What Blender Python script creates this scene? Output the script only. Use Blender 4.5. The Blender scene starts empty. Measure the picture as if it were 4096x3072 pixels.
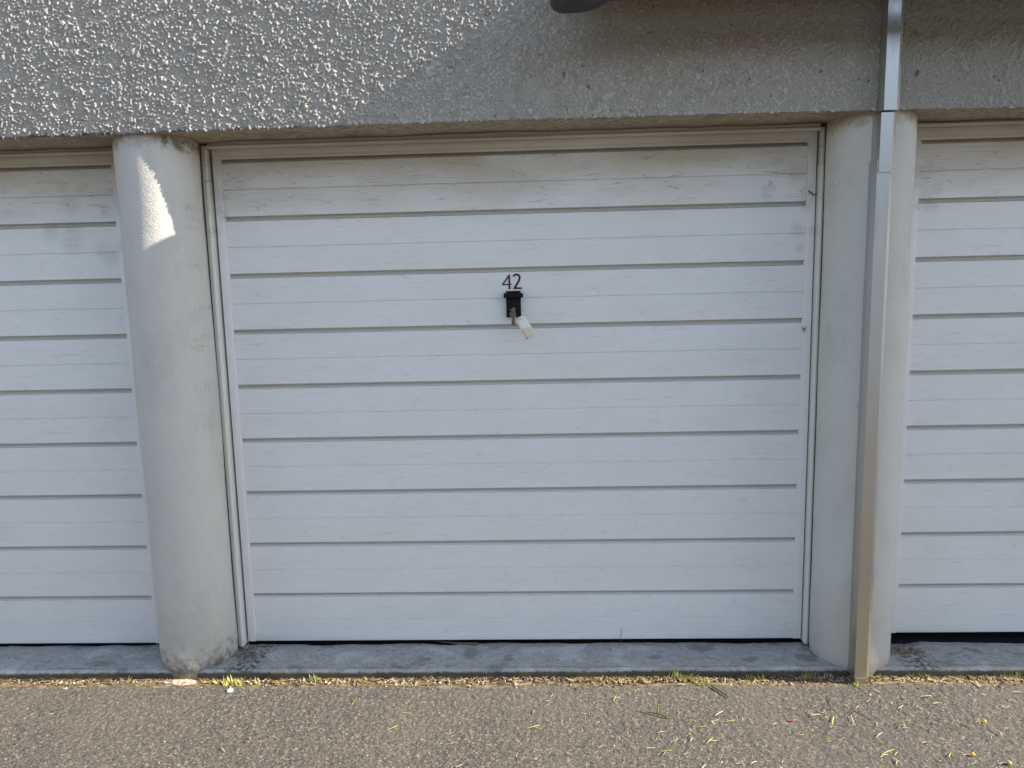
import bpy, bmesh, math, random
import numpy as np
from mathutils import Vector, Matrix

rnd = random.Random(7)
npr = np.random.default_rng(11)
scene = bpy.context.scene
COL = scene.collection

# ------------------------------------------------------------------ camera
CAM = (0.0780, -2.5603, 1.4053)
yaw, pitch, roll = -0.03507302, -0.12783178, -0.02274877
cy, sy, cp, sp, cr, sr = math.cos(yaw), math.sin(yaw), math.cos(pitch), math.sin(pitch), math.cos(roll), math.sin(roll)
fw = Vector((sy * cp, cy * cp, sp))
r0 = Vector((cy, -sy, 0))
u0 = r0.cross(fw)
rv = r0 * cr + u0 * sr
uv = u0 * cr - r0 * sr
cam_data = bpy.data.cameras.new("camera")
cam = bpy.data.objects.new("camera", cam_data)
COL.objects.link(cam)
M = Matrix.Identity(4)
for i in range(3):
    M[i][0], M[i][1], M[i][2], M[i][3] = rv[i], uv[i], -fw[i], CAM[i]
cam.matrix_world = M
cam_data.sensor_width = 36
cam_data.lens = 36 * 2730 / 4096
cam_data.clip_start = 0.02
cam_data.clip_end = 500
scene.camera = cam

# ------------------------------------------------------------------ light
SUN_DIR = Vector((1.0, -0.074, 0.575)).normalized()      # towards the sun
el = math.asin(SUN_DIR.z)
az = math.atan2(SUN_DIR.x, SUN_DIR.y)
world = bpy.data.worlds.new("World")
scene.world = world
world.use_nodes = True
wn = world.node_tree.nodes
bg = wn.get("Background") or wn.new("ShaderNodeBackground")
sky = wn.new("ShaderNodeTexSky")
sky.sky_type = 'NISHITA'
sky.sun_disc = False
sky.sun_elevation = el
sky.sun_rotation = az
sky.air_density = 1.0
sky.dust_density = 0.4
sky.ozone_density = 0.4
hs = wn.new("ShaderNodeHueSaturation")
hs.inputs["Saturation"].default_value = 0.80
world.node_tree.links.new(sky.outputs[0], hs.inputs["Color"])
world.node_tree.links.new(hs.outputs[0], bg.inputs[0])
bg.inputs[1].default_value = 0.14
sun_d = bpy.data.lights.new("sun", 'SUN')
sun_d.energy = 5.0
sun_d.angle = math.radians(0.5)
sun_d.color = (1.0, 0.90, 0.78)
sun = bpy.data.objects.new("sun", sun_d)
sun.rotation_euler = SUN_DIR.to_track_quat('Z', 'Y').to_euler()
COL.objects.link(sun)
scene.cycles.use_denoising = True
vs = scene.view_settings
vs.view_transform = 'Standard'
vs.look = 'None'
vs.gamma = 1
vs.use_curve_mapping = False
vs.exposure = 1.27

# ------------------------------------------------------------------ helpers
def link(o, parent=None):
    COL.objects.link(o)
    if parent is not None:
        o.parent = parent
    return o

def tag(o, label=None, cat=None, group=None, kind=None):
    if label: o["label"] = label
    if cat: o["category"] = cat
    if group: o["group"] = group
    if kind: o["kind"] = kind
    return o

def empty(name, loc=(0, 0, 0), label=None, cat=None, group=None):
    o = bpy.data.objects.new(name, None)
    o.location = loc
    o.empty_display_size = 0.1
    return tag(link(o), label, cat, group)

def mesh_np(name, v, f, mat, parent=None, smooth=False):
    """v (n,3) array, f (m,k) int array, k = 3 or 4"""
    v = np.asarray(v, np.float32); f = np.asarray(f, np.int32)
    me = bpy.data.meshes.new(name)
    k = f.shape[1]
    me.vertices.add(len(v)); me.vertices.foreach_set("co", v.ravel())
    me.loops.add(f.size); me.loops.foreach_set("vertex_index", f.ravel())
    me.polygons.add(len(f))
    me.polygons.foreach_set("loop_start", np.arange(0, f.size, k, dtype=np.int32))
    me.polygons.foreach_set("loop_total", np.full(len(f), k, np.int32))
    if smooth:
        me.polygons.foreach_set("use_smooth", np.ones(len(f), bool))
    me.materials.append(mat)
    me.update(calc_edges=True)
    me.validate()
    return link(bpy.data.objects.new(name, me), parent)

def from_bm(name, bm, mat, parent=None, smooth_angle=None):
    me = bpy.data.meshes.new(name)
    bmesh.ops.recalc_face_normals(bm, faces=bm.faces[:])
    bm.to_mesh(me); bm.free()
    me.materials.append(mat)
    if smooth_angle is not None:
        me.polygons.foreach_set("use_smooth", np.ones(len(me.polygons), bool))
        try:
            me.set_sharp_from_angle(angle=math.radians(smooth_angle))
        except Exception:
            pass
    return link(bpy.data.objects.new(name, me), parent)

def bm_box(bm, x0, x1, y0, y1, z0, z1, bev=0.0, seg=1):
    vs_ = [bm.verts.new((x, y, z)) for x in (x0, x1) for y in (y0, y1) for z in (z0, z1)]
    q = [(0, 1, 3, 2), (4, 6, 7, 5), (0, 4, 5, 1), (2, 3, 7, 6), (0, 2, 6, 4), (1, 5, 7, 3)]
    fs = [bm.faces.new([vs_[i] for i in f]) for f in q]
    if bev > 0:
        es = set(e for f in fs for e in f.edges)
        bmesh.ops.bevel(bm, geom=list(es), offset=bev, segments=seg, profile=0.6, affect='EDGES')

def box(name, x0, x1, y0, y1, z0, z1, mat, parent=None, bev=0.0, seg=1):
    bm = bmesh.new()
    bm_box(bm, x0, x1, y0, y1, z0, z1, bev, seg)
    return from_bm(name, bm, mat, parent, 40 if bev else None)

def prism(bm, poly, a, axis, b):
    """closed polygon (list of 2D) swept along axis from a to b. axis x: poly=(y,z); y: (x,z); z: (x,y)"""
    def P(p, t):
        return {'x': (t, p[0], p[1]), 'y': (p[0], t, p[1]), 'z': (p[0], p[1], t)}[axis]
    A = [bm.verts.new(P(p, a)) for p in poly]
    B = [bm.verts.new(P(p, b)) for p in poly]
    n = len(poly)
    for i in range(n):
        j = (i + 1) % n
        bm.faces.new((A[i], A[j], B[j], B[i]))
    bm.faces.new(A[::-1]); bm.faces.new(B)

def sweep(name, poly, a, axis, b, mat, parent=None, ang=None):
    bm = bmesh.new(); prism(bm, poly, a, axis, b)
    return from_bm(name, bm, mat, parent, ang)

def tube(bm, pts, rad, n=6):
    pts = [Vector(p) for p in pts]
    rings = []
    for i, p in enumerate(pts):
        t = (pts[min(i + 1, len(pts) - 1)] - pts[max(i - 1, 0)]).normalized()
        up = Vector((0, 0, 1)) if abs(t.z) < 0.9 else Vector((1, 0, 0))
        s = t.cross(up).normalized(); w = s.cross(t)
        r = rad[i] if isinstance(rad, (list, tuple)) else rad
        rings.append([bm.verts.new(p + s * (r * math.cos(2 * math.pi * k / n)) + w * (r * math.sin(2 * math.pi * k / n))) for k in range(n)])
    for A, B in zip(rings, rings[1:]):
        for k in range(n):
            bm.faces.new((A[k], A[(k + 1) % n], B[(k + 1) % n], B[k]))
    bm.faces.new(rings[0][::-1]); bm.faces.new(rings[-1])

def copy_tree(o, parent=None):
    c = o.copy(); COL.objects.link(c)
    if parent is not None:
        c.parent = parent
    for ch in list(o.children):
        copy_tree(ch, c)
    return c

def blur(a, sx, sy):
    """gaussian blur by FFT, sigma in cells, then normalised to unit deviation"""
    fx = np.fft.fftfreq(a.shape[1])[None, :]; fy = np.fft.fftfreq(a.shape[0])[:, None]
    g = np.exp(-2 * (math.pi ** 2) * ((fx * sx) ** 2 + (fy * sy) ** 2))
    r = np.fft.ifft2(np.fft.fft2(a) * g).real
    r -= r.mean()
    return r / r.std()

def grid_faces(ny, nx):
    i = np.arange(ny - 1)[:, None] * nx + np.arange(nx - 1)[None, :]
    i = i.ravel()
    return np.stack([i, i + 1, i + nx + 1, i + nx], 1)

# ------------------------------------------------------------------ material helpers
class Mat:
    def __init__(s, name, rough=0.6, metal=0.0, spec=0.5):
        s.m = bpy.data.materials.new(name); s.m.use_nodes = True
        s.t = s.m.node_tree; s.n = s.t.nodes; s.b = s.n["Principled BSDF"]
        s.b.inputs["Roughness"].default_value = rough
        s.b.inputs["Metallic"].default_value = metal
        s.b.inputs["Specular IOR Level"].default_value = spec
        s._pos = None
    def pos(s):
        if s._pos is None:
            s._pos = s.n.new("ShaderNodeNewGeometry").outputs["Position"]
        return s._pos
    def L(s, a, b): s.t.links.new(a, b)
    def val(s, x, sock):
        if hasattr(x, "is_output") or isinstance(x, bpy.types.NodeSocket): s.L(x, sock)
        else: sock.default_value = x
    def math(s, op, a, b=0.0, clamp=False):
        n = s.n.new("ShaderNodeMath"); n.operation = op; n.use_clamp = clamp
        s.val(a, n.inputs[0]); s.val(b, n.inputs[1]); return n.outputs[0]
    def scale(s, v, sc, loc=(0, 0, 0)):
        n = s.n.new("ShaderNodeMapping"); n.inputs["Scale"].default_value = sc; n.inputs["Location"].default_value = loc
        s.L(v, n.inputs[0]); return n.outputs[0]
    def noise(s, sc, vec=None, detail=3, rough=0.55, dist=0.0):
        n = s.n.new("ShaderNodeTexNoise"); n.inputs["Scale"].default_value = sc
        n.inputs["Detail"].default_value = detail; n.inputs["Roughness"].default_value = rough
        n.inputs["Distortion"].default_value = dist
        s.L(vec if vec is not None else s.pos(), n.inputs["Vector"]); return n.outputs[0]
    def voro(s, sc, vec=None, out="Color", feat='F1'):
        n = s.n.new("ShaderNodeTexVoronoi"); n.inputs["Scale"].default_value = sc; n.feature = feat
        s.L(vec if vec is not None else s.pos(), n.inputs["Vector"]); return n.outputs[out]
    def ramp(s, x, a, b, lo=0.0, hi=1.0, smooth=True):
        n = s.n.new("ShaderNodeMapRange"); n.inputs[1].default_value = a; n.inputs[2].default_value = b
        n.inputs[3].default_value = lo; n.inputs[4].default_value = hi
        if smooth: n.interpolation_type = 'SMOOTHSTEP'
        s.L(x, n.inputs[0]); return n.outputs[0]
    def cramp(s, x, stops):
        n = s.n.new("ShaderNodeValToRGB"); e = n.color_ramp.elements
        while len(e) < len(stops): e.new(0.5)
        for q, (p, c) in zip(e, stops): q.position = p; q.color = (*c, 1)
        s.L(x, n.inputs[0]); return n.outputs[0]
    def mix(s, f, a, b, mode='MIX'):
        n = s.n.new("ShaderNodeMix"); n.data_type = 'RGBA'; n.blend_type = mode
        s.val(f, n.inputs[0])
        for x, k in ((a, 6), (b, 7)):
            if isinstance(x, (tuple, list)): n.inputs[k].default_value = (*x[:3], 1)
            else: s.L(x, n.inputs[k])
        return n.outputs[2]
    def xyz(s):
        n = s.n.new("ShaderNodeSeparateXYZ"); s.L(s.pos(), n.inputs[0]); return n.outputs
    def spots(s, pts):
        """soft mask round marks at (x, z, radius) on a wall facing -y"""
        acc = None
        for (x, z, r) in pts:
            n = s.n.new("ShaderNodeVectorMath"); n.operation = 'MULTIPLY'
            n.inputs[1].default_value = (1, 0, 1); s.L(s.pos(), n.inputs[0])
            d = s.n.new("ShaderNodeVectorMath"); d.operation = 'DISTANCE'
            d.inputs[1].default_value = (x, 0, z); s.L(n.outputs[0], d.inputs[0])
            m = s.ramp(d.outputs["Value"], r, r * 0.15)
            acc = m if acc is None else s.math('MAXIMUM', acc, m)
        return acc
    def bump(s, h, strength, dist, prev=None):
        n = s.n.new("ShaderNodeBump"); n.inputs["Strength"].default_value = strength
        n.inputs["Distance"].default_value = dist; s.L(h, n.inputs["Height"])
        if prev is not None: s.L(prev, n.inputs["Normal"])
        return n.outputs[0]
    def out(s, col=None, rough=None, nrm=None):
        if col is not None:
            if isinstance(col, (tuple, list)): s.b.inputs["Base Color"].default_value = (*col[:3], 1)
            else: s.L(col, s.b.inputs["Base Color"])
        if rough is not None: s.L(rough, s.b.inputs["Roughness"])
        if nrm is not None: s.L(nrm, s.b.inputs["Normal"])
        return s.m

def plain(name, c, rough=0.6, metal=0.0, spec=0.5):
    return Mat(name, rough, metal, spec).out(c)

# white plastic planks with embossed wood grain
MOULD = [(-1.052, 1.825, .07), (-1.07, 1.76, .05), (1.046, 1.785, .06), (1.035, 1.735, .06), (1.058, 1.584, .05),
         (.949, 1.755, .04), (-1.629, 1.789, .07), (-1.475, 1.80, .06), (-1.501, 1.584, .06), (-1.69, 1.70, .07),
         (1.481, 1.802, .05), (1.496, 1.76, .06), (1.492, 1.66, .05), (-1.13, 1.70, .05), (1.13, 1.76, .05)]
_mr = random.Random(5)
MOULD = [(x + _mr.uniform(-r, r) * .7, z + _mr.uniform(-r, r) * .8, r * _mr.uniform(.45, 1.0)) for (x, z, r) in MOULD for _ in range(3)]
def white_paint(name, grain, base):
    m = Mat(name, 0.42, 0, 0.4)
    X = m.xyz()
    # embossed grain: contour lines of a long stretched noise
    g1 = m.noise(1.0, m.scale(m.pos(), (1.7, 1.7, 20.0)), 2, 0.55, 0.25)
    ln = m.math('PINGPONG', m.math('MULTIPLY', g1, 13.0), 0.5)
    ln = m.ramp(ln, 0.0, 0.10, 1.0, 0.0)
    brk = m.ramp(m.noise(1.0, m.scale(m.pos(), (9, 9, 30), (3, 1, 7)), 2), 0.40, 0.58)
    ln = m.math('MULTIPLY', ln, brk)
    # wear and dust, plus shade painted under the soffit and in the grooves
    dust = m.ramp(m.noise(3.0, m.scale(m.pos(), (1, 1, 2.5)), 4), 0.35, 0.75)
    fine = m.noise(420.0, None, 2)
    speck = m.ramp(m.voro(72.0, None, "Distance"), 0.09, 0.15, 1.0, 0.0)
    cell = m.ramp(m.noise(7.0, None, 2), 0.55, 0.72)
    low = m.ramp(X[2], 0.55, 0.05, 0.25, 1.0)
    speck = m.math('MULTIPLY', m.math('MULTIPLY', speck, cell), low)
    sp = m.spots(MOULD)
    mould = m.math('MULTIPLY', sp, m.ramp(m.noise(150.0, None, 6, 0.85), 0.49, 0.64))
    mould2 = m.math('MULTIPLY', sp, 0.16)
    c = m.mix(m.math('MULTIPLY', dust, 0.22), base, (0.62, 0.60, 0.55))
    c = m.mix(m.math('MULTIPLY', ln, 0.20 if grain else 0.0), c, (0.34, 0.32, 0.30))
    grime_shade = m.math('MULTIPLY', m.ramp(X[2], 1.64, 1.90), m.ramp(m.noise(2.5, m.scale(m.pos(), (1, 1, 3)), 4), 0.25, .7, .35, .78))
    c = m.mix(grime_shade, c, (0.40, 0.34, 0.25))  # tan towards the top: unwashed grime plus painted shade under the soffit
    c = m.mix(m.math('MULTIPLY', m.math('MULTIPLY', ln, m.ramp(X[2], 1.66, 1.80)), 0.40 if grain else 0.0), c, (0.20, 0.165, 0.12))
    c = m.mix(m.ramp(X[1], .006, .015, 0, .50), c, (0.36, 0.315, 0.24))  # recesses tinted darker: groove shade put into the colour, with some dirt
    c = m.mix(mould2, c, (0.36, 0.33, 0.28))
    c = m.mix(m.math('MULTIPLY', mould, 0.62), c, (0.10, 0.085, 0.06))
    c = m.mix(m.math('MULTIPLY', speck, 0.7), c, (0.16, 0.14, 0.11))
    n = m.bump(fine, 0.10, 0.0006)
    if grain:
        n = m.bump(m.math('SUBTRACT', 1.0, ln), 0.40, 0.0010, n)
    return m.out(c, m.ramp(dust, 0, 1, 0.38, 0.55), n)
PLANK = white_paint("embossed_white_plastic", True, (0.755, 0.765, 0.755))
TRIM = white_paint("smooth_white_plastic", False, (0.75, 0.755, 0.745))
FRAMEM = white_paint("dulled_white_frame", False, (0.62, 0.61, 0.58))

def roughcast():
    m = Mat("grey_roughcast", 0.85, 0, 0.25)
    X = m.xyz()
    big = m.noise(2.2, None, 4)
    mid = m.noise(28.0, None, 4, 0.65)
    fin = m.noise(170.0, None, 3, 0.7)
    c = m.cramp(mid, [(0.30, (0.36, 0.345, 0.32)), (0.50, (0.48, 0.458, 0.42)), (0.72, (0.55, 0.528, 0.49))])
    c = m.mix(m.ramp(fin, 0.50, 0.66, 0.0, 0.62), c, (0.24, 0.215, 0.185))
    # hollows between the grains darkened: crevice shade painted in, along with dirt
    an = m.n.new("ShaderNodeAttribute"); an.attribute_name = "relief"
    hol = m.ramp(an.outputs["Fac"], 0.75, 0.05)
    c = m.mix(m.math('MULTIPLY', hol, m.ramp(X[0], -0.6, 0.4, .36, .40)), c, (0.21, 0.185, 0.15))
    # weathering below the eaves, brown and streaked
    e = m.math('MULTIPLY', m.ramp(X[0], 0.16, 0.34), m.ramp(m.math('ADD', X[2], m.math('MULTIPLY', m.math('SUBTRACT', mid, 0.5), 0.22)), 2.13, 2.27))
    c = m.mix(m.math('MULTIPLY', e, 0.72), c, m.cramp(fin, [(0.35, (0.13, 0.095, 0.065)), (0.65, (0.30, 0.235, 0.16))]))
    r = m.math('MULTIPLY', m.ramp(X[0], 0.6, 1.6), m.ramp(mid, 0.40, 0.62, 0.1, 0.5))
    c = m.mix(r, c, (0.22, 0.20, 0.175))
    # black algae along the drip edge and in spots
    d = m.math('ADD', X[2], m.math('MULTIPLY', m.math('SUBTRACT', mid, 0.5), 0.035))
    drip = m.math('MULTIPLY', m.ramp(d, 1.990, 1.977), m.ramp(X[0], 0.9, -0.6))
    c = m.mix(m.math('MULTIPLY', drip, 0.9), c, (0.055, 0.045, 0.036))
    blk = m.ramp(m.noise(36.0, None, 2, 0.5), 0.69, 0.76)
    c = m.mix(m.math('MULTIPLY', blk, m.ramp(X[0], -0.7, 0.5, 0.25, 0.8)), c, (0.07, 0.06, 0.055))
    c = m.mix(m.ramp(big, 0.5, 0.8, 0, 0.25), c, (0.28, 0.26, 0.24))
    n = m.bump(m.noise(330.0, None, 3, 0.7), 0.7, 0.003)
    return m.out(c, None, n)
ROUGH = roughcast()

def soffit_mat():
    m = Mat("stained_soffit", 0.9, 0, 0.2)
    a = m.noise(45.0, m.scale(m.pos(), (1, 2, 2)), 4, 0.65); b = m.noise(5.0, None, 4)
    c = m.cramp(a, [(0.30, (0.20, 0.15, 0.10)), (0.50, (0.40, 0.34, 0.265)), (0.70, (0.50, 0.44, 0.355))])
    c = m.mix(m.ramp(b, 0.50, 0.72, 0, 0.6), c, (0.22, 0.175, 0.125))
    X = m.xyz()
    c = m.mix(m.ramp(m.math('ADD', X[1], m.math('MULTIPLY', m.math('SUBTRACT', a, .5), .10)), -0.075, -0.03, 0, .7), c, (0.14, 0.10, 0.07))
    return m.out(c, None, m.bump(m.noise(120.0, None, 4, .7), 0.8, 0.006))
SOFFIT = soffit_mat()

def pillar_mat():
    m = Mat("painted_render_pillar", 0.75, 0, 0.3)
    X = m.xyz()
    fin = m.noise(240.0, None, 3, 0.7); med = m.noise(38.0, None, 4, .6)
    big = m.noise(3.6, m.scale(m.pos(), (2.2, 2.2, 1.0)), 4, .6)
    c = m.mix(m.ramp(big, 0.45, 0.75, 0, .40), (0.56, 0.55, 0.515), (0.39, 0.385, 0.365))
    c = m.mix(m.ramp(fin, 0.50, 0.72, 0, .45), c, (0.33, 0.315, 0.285))
    zz = m.math('ADD', X[2], m.math('MULTIPLY', m.math('SUBTRACT', med, 0.5), 0.28))
    c = m.mix(m.math('MULTIPLY', m.ramp(zz, 0.42, 0.10), 0.40), c, (0.36, 0.345, 0.315))
    blk = m.math('MULTIPLY', m.ramp(m.math('ADD', zz, m.math('MULTIPLY', m.math('SUBTRACT', big, .5), .10)), 0.135, -0.01), m.ramp(X[0], 1.0, -1.0, 0.12, 0.97))
    c = m.mix(blk, c, (0.105, 0.095, 0.08))
    c = m.mix(m.ramp(X[2], 0.035, 0.008, 0, .6), c, (0.30, 0.245, 0.17))
    top = m.ramp(m.math('ADD', X[2], m.math('MULTIPLY', m.math('SUBTRACT', med, 0.5), 0.11)), 1.925, 1.985)
    c = m.mix(m.math('MULTIPLY', top, 0.7), c, (0.22, 0.165, 0.11))
    run = m.math('MULTIPLY', m.spots([(-1.14, 1.95, .03), (-1.17, 1.965, .03), (-1.115, 1.965, .03)]), m.ramp(med, .4, .6))
    c = m.mix(m.math('MULTIPLY', run, .8), c, (0.09, 0.08, 0.07))
    er = random.Random(3)
    edge = m.spots([(-1.128 + er.uniform(-.012, .004), z_ + er.uniform(-.02, .02), er.uniform(.012, .032)) for z_ in (1.74, 1.70, 1.66, 1.52, 1.385, 1.36, 1.27, 1.235, 1.12, 1.09, .94)] + [(1.118 + er.uniform(-.004, .004), z_, er.uniform(.012, .022)) for z_ in (1.82, 1.76, 1.71)] + [(1.20, 1.002, .018)])
    c = m.mix(m.math('MULTIPLY', edge, m.ramp(m.noise(150.0, None, 6, .85), .50, .64)), c, (0.22, 0.19, 0.15))
    dot = m.math('MULTIPLY', m.ramp(m.voro(60.0, None, "Distance"), 0.05, 0.10, 1, 0), m.ramp(m.noise(5.0), .56, .7))
    c = m.mix(m.math('MULTIPLY', dot, .6), c, (0.15, 0.13, 0.11))
    n = m.bump(m.noise(150.0, m.scale(m.pos(), (1, 1, 1.5)), 2, .5, .8), 0.7, 0.0032)
    n = m.bump(m.noise(9.0, None, 3), 0.35, 0.012, n)
    return m.out(c, None, n)
PILLAR = pillar_mat()

def kerb_mat():
    m = Mat("kerb_concrete", 0.8, 0, 0.3)
    X = m.xyz()
    a = m.noise(7.0, m.scale(m.pos(), (1, 1.5, 1)), 4, .6); b = m.noise(60.0, None, 4, .65); f = m.noise(260.0, None, 2)
    c = m.cramp(a, [(0.36, (0.23, 0.228, 0.215)), (0.46, (0.40, 0.402, 0.385)), (0.52, (0.33, 0.322, 0.295)), (0.64, (0.47, 0.47, 0.455))])
    c = m.mix(m.ramp(b, .52, .72, 0, .5), c, (0.15, 0.145, 0.135))
    c = m.mix(m.ramp(f, .55, .75, 0, .35), c, (0.12, 0.115, 0.11))
    # black and brown growth on the front face near the tarmac
    zz = m.math('ADD', X[2], m.math('MULTIPLY', m.math('SUBTRACT', b, .5), .018))
    c = m.mix(m.math('MULTIPLY', m.ramp(zz, 0.029, 0.018), .93), c, m.cramp(m.noise(11.0), [(0.4, (0.028, 0.026, 0.022)), (0.62, (0.075, 0.055, 0.028))]))
    # old seam just behind the nose and a few hairline cracks
    yy = m.math('ADD', X[1], m.math('MULTIPLY', m.math('SUBTRACT', m.noise(6.0, None, 3), .5), .012))
    seam = m.math('MULTIPLY', m.ramp(m.math('ABSOLUTE', m.math('ADD', yy, .168)), 0.0022, 0.0006), m.ramp(m.noise(4.0), .42, .55))
    c = m.mix(m.math('MULTIPLY', seam, .8), c, (0.035, 0.035, 0.035))
    ck = m.ramp(m.voro(2.3, m.scale(m.pos(), (1, .25, 1)), "Distance", 'DISTANCE_TO_EDGE'), 0.004, 0.0015)
    c = m.mix(m.math('MULTIPLY', m.math('MULTIPLY', ck, .18), m.ramp(m.noise(2.2), .5, .62)), c, (0.06, 0.06, 0.06))
    dirt = m.math('MULTIPLY', m.spots([(-1.06, .03, .09), (-1.02, .03, .06), (1.47, .03, .10)]), m.ramp(b, .42, .58))
    c = m.mix(m.math('MULTIPLY', dirt, .8), c, (0.05, 0.048, 0.045))
    peb = m.ramp(m.voro(26.0, None, "Distance"), 0.05, 0.085, 1, 0)
    c = m.mix(m.math('MULTIPLY', peb, m.ramp(m.noise(9.0), .5, .6)), c, (0.04, 0.04, 0.038))
    return m.out(c, None, m.bump(b, .35, .004, m.bump(f, .4, .0015)))
KERB = kerb_mat()

def tarmac_mat():
    m = Mat("worn_tarmac", 0.85, 0, 0.3)
    X = m.xyz()
    cell = m.voro(185.0); big = m.noise(1.6, None, 4); mid = m.noise(40.0, None, 3)
    sep = m.n.new("ShaderNodeSeparateColor"); m.L(cell, sep.inputs[0])
    c = m.cramp(sep.outputs[0], [(0.0, (0.040, 0.038, 0.035)), (0.22, (0.079, 0.073, 0.063)), (0.55, (0.115, 0.104, 0.084)), (0.88, (0.155, 0.137, 0.105)), (0.98, (0.28, 0.25, 0.20))])
    d = m.voro(185.0, None, "Distance")
    c = m.mix(m.ramp(d, .35, .75, 0, .5), c, (0.065, 0.06, 0.055))
    c = m.mix(m.ramp(sep.outputs[1], .96, .98, 0, .6), c, (0.22, 0.155, 0.095))
    c = m.mix(m.ramp(big, .40, .68, 0, .35), c, (0.155, 0.135, 0.105), 'MIX')
    # greyer, less dusty on the right
    c = m.mix(m.math('MULTIPLY', m.ramp(X[0], -0.2, 1.3), .28), c, m.mix(.5, c, (0.075, 0.073, 0.072)))
    c = m.mix(m.ramp(mid, .60, .75, 0, .35), c, (0.055, 0.052, 0.046))
    # soil and orange lichen trodden in along the kerb
    yb = m.math('ADD', X[1], m.math('MULTIPLY', m.math('SUBTRACT', mid, .5), .07))
    c = m.mix(m.math('MULTIPLY', m.ramp(yb, -.262, -.225), .85), c, m.cramp(m.noise(60.0, m.scale(m.pos(), (.35, 1, 1)), 3, .7), [(.36, (.05, .04, .026)), (.5, (.16, .12, .065)), (.64, (.33, .26, .16))]))
    n = m.bump(d, .45, .0025); n = m.bump(m.noise(420.0, None, 2), .5, .0012, n)
    return m.out(c, None, n)
TARMAC = tarmac_mat()

def metal_mat():
    m = Mat("aluminium_sheet", 0.33, 0.9, 0.5)
    X = m.xyz()
    a = m.noise(3.0, m.scale(m.pos(), (1, 1, .6)), 4); s = m.noise(60.0, m.scale(m.pos(), (6, 6, .3)), 3)
    c = m.mix(m.ramp(a, .4, .7, 0, .35), (0.56, 0.56, 0.565), (0.49, 0.485, 0.475))
    c = m.mix(m.ramp(X[2], 1.3, .1, 0.1, .75), c, (0.52, 0.45, 0.34))  # tan towards the foot: ground reflection painted in, plus dirt low down
    return m.out(c, m.ramp(s, .3, .7, .30, .40), m.bump(m.noise(14.0, m.scale(m.pos(), (1, 1, .3)), 2), .12, .004))
METAL = metal_mat()

def gutter_mat():
    m = Mat("dark_grey_gutter", 0.45, 0, 0.5)
    a = m.noise(16.0, m.scale(m.pos(), (1, 3, 3)), 4, .7)
    c = m.mix(m.ramp(a, .52, .72, 0, .7), (0.028, 0.029, 0.031), (0.10, 0.09, 0.07))
    return m.out(c, m.ramp(a, .4, .7, .38, .7))
GUTTER = gutter_mat()

SEAL = Mat("grey_mastic", .8)
SEAL = SEAL.out(SEAL.mix(SEAL.ramp(SEAL.noise(30.0), .4, .65), (.13, .115, .095), (.20, .18, .155)), None, SEAL.bump(SEAL.noise(90.0), .5, .003))
DARK = plain("dark_floor", (.022, .022, .024), .9)  # near-black floor colour, seen in the gap under the doors
BLACK = Mat("black_plastic", .5, 0, .22)
BLACK = BLACK.out((.005, .0055, .008), None, BLACK.bump(BLACK.noise(500.0), .15, .0005))
MAROON = plain("maroon_digit_vinyl", (.060, .005, .020), .4)
BRASS = Mat("worn_nickel_brass", .38, .85)
BRASS = BRASS.out(BRASS.mix(BRASS.ramp(BRASS.noise(180.0), .4, .65), (.26, .23, .19), (.15, .13, .105)))
WIRE = plain("wire", (.45, .45, .44), .35, .9)
PAPER = Mat("cream_paper", .75, 0, .25)
PAPER = PAPER.out(PAPER.mix(PAPER.ramp(PAPER.xyz()[2], 1.300, 1.262, 0, 1), (.78, .77, .68), (.74, .71, .57)), None, PAPER.bump(PAPER.noise(60.0), .15, .001))
SHELLM = plain("block_wall", (.3, .29, .27), .9)
STRAW = plain("dry_straw", (.50, .41, .23), .7)
PALE = plain("bleached_straw", (.56, .50, .33), .7)
GREEN = plain("fresh_grass", (.22, .27, .06), .6)
YGREEN = plain("yellowing_grass", (.46, .45, .12), .6)
BROWNG = plain("brown_grass", (.24, .15, .06), .8)
TWIGM = plain("grey_brown_bark", (.16, .12, .085), .85)

# ------------------------------------------------------------------ ground
nx, ny, st = 1200, 300, 0.004
gx = np.linspace(-2.4, 2.4, nx); gy = np.linspace(-1.365, -0.168, ny)
w = npr.standard_normal((ny, nx))
h = blur(w, .8, .8) * .0006 + blur(npr.standard_normal((ny, nx)), 1.6, 1.6) * .0003 + blur(npr.standard_normal((ny, nx)), 30, 30) * .0012
h = np.clip(h, -.004, .0042) - .0015
X, Y = np.meshgrid(gx, gy)
edge = np.clip(np.minimum(np.minimum(X + 2.4, 2.4 - X), Y + 1.365) / .05, 0, 1)
h = h * edge
# a shallow lip where the tarmac is broken away from the kerb
h += -.003 * np.exp(-((Y + .185) / .02) ** 2)
v = np.stack([X, Y, h], -1).reshape(-1, 3)
f = grid_faces(ny, nx)
b = len(v)
R = 60
outer = np.array([[-R, -R, 0], [R, -R, 0], [R, -.168, 0], [-R, -.168, 0], [-2.4, -1.365, 0], [2.4, -1.365, 0], [2.4, -.168, 0], [-2.4, -.168, 0]], float)
fo = np.array([[0, 1, 5, 4], [1, 2, 6, 5], [3, 0, 4, 7]]) + b
g = mesh_np("ground", np.concatenate([v, outer]), np.concatenate([f, fo]), TARMAC)
tag(g, kind="structure")
sub = box("garage_floor", -6, 6, -.16, 4, -.2, .012, DARK); tag(sub, kind="structure")

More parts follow.
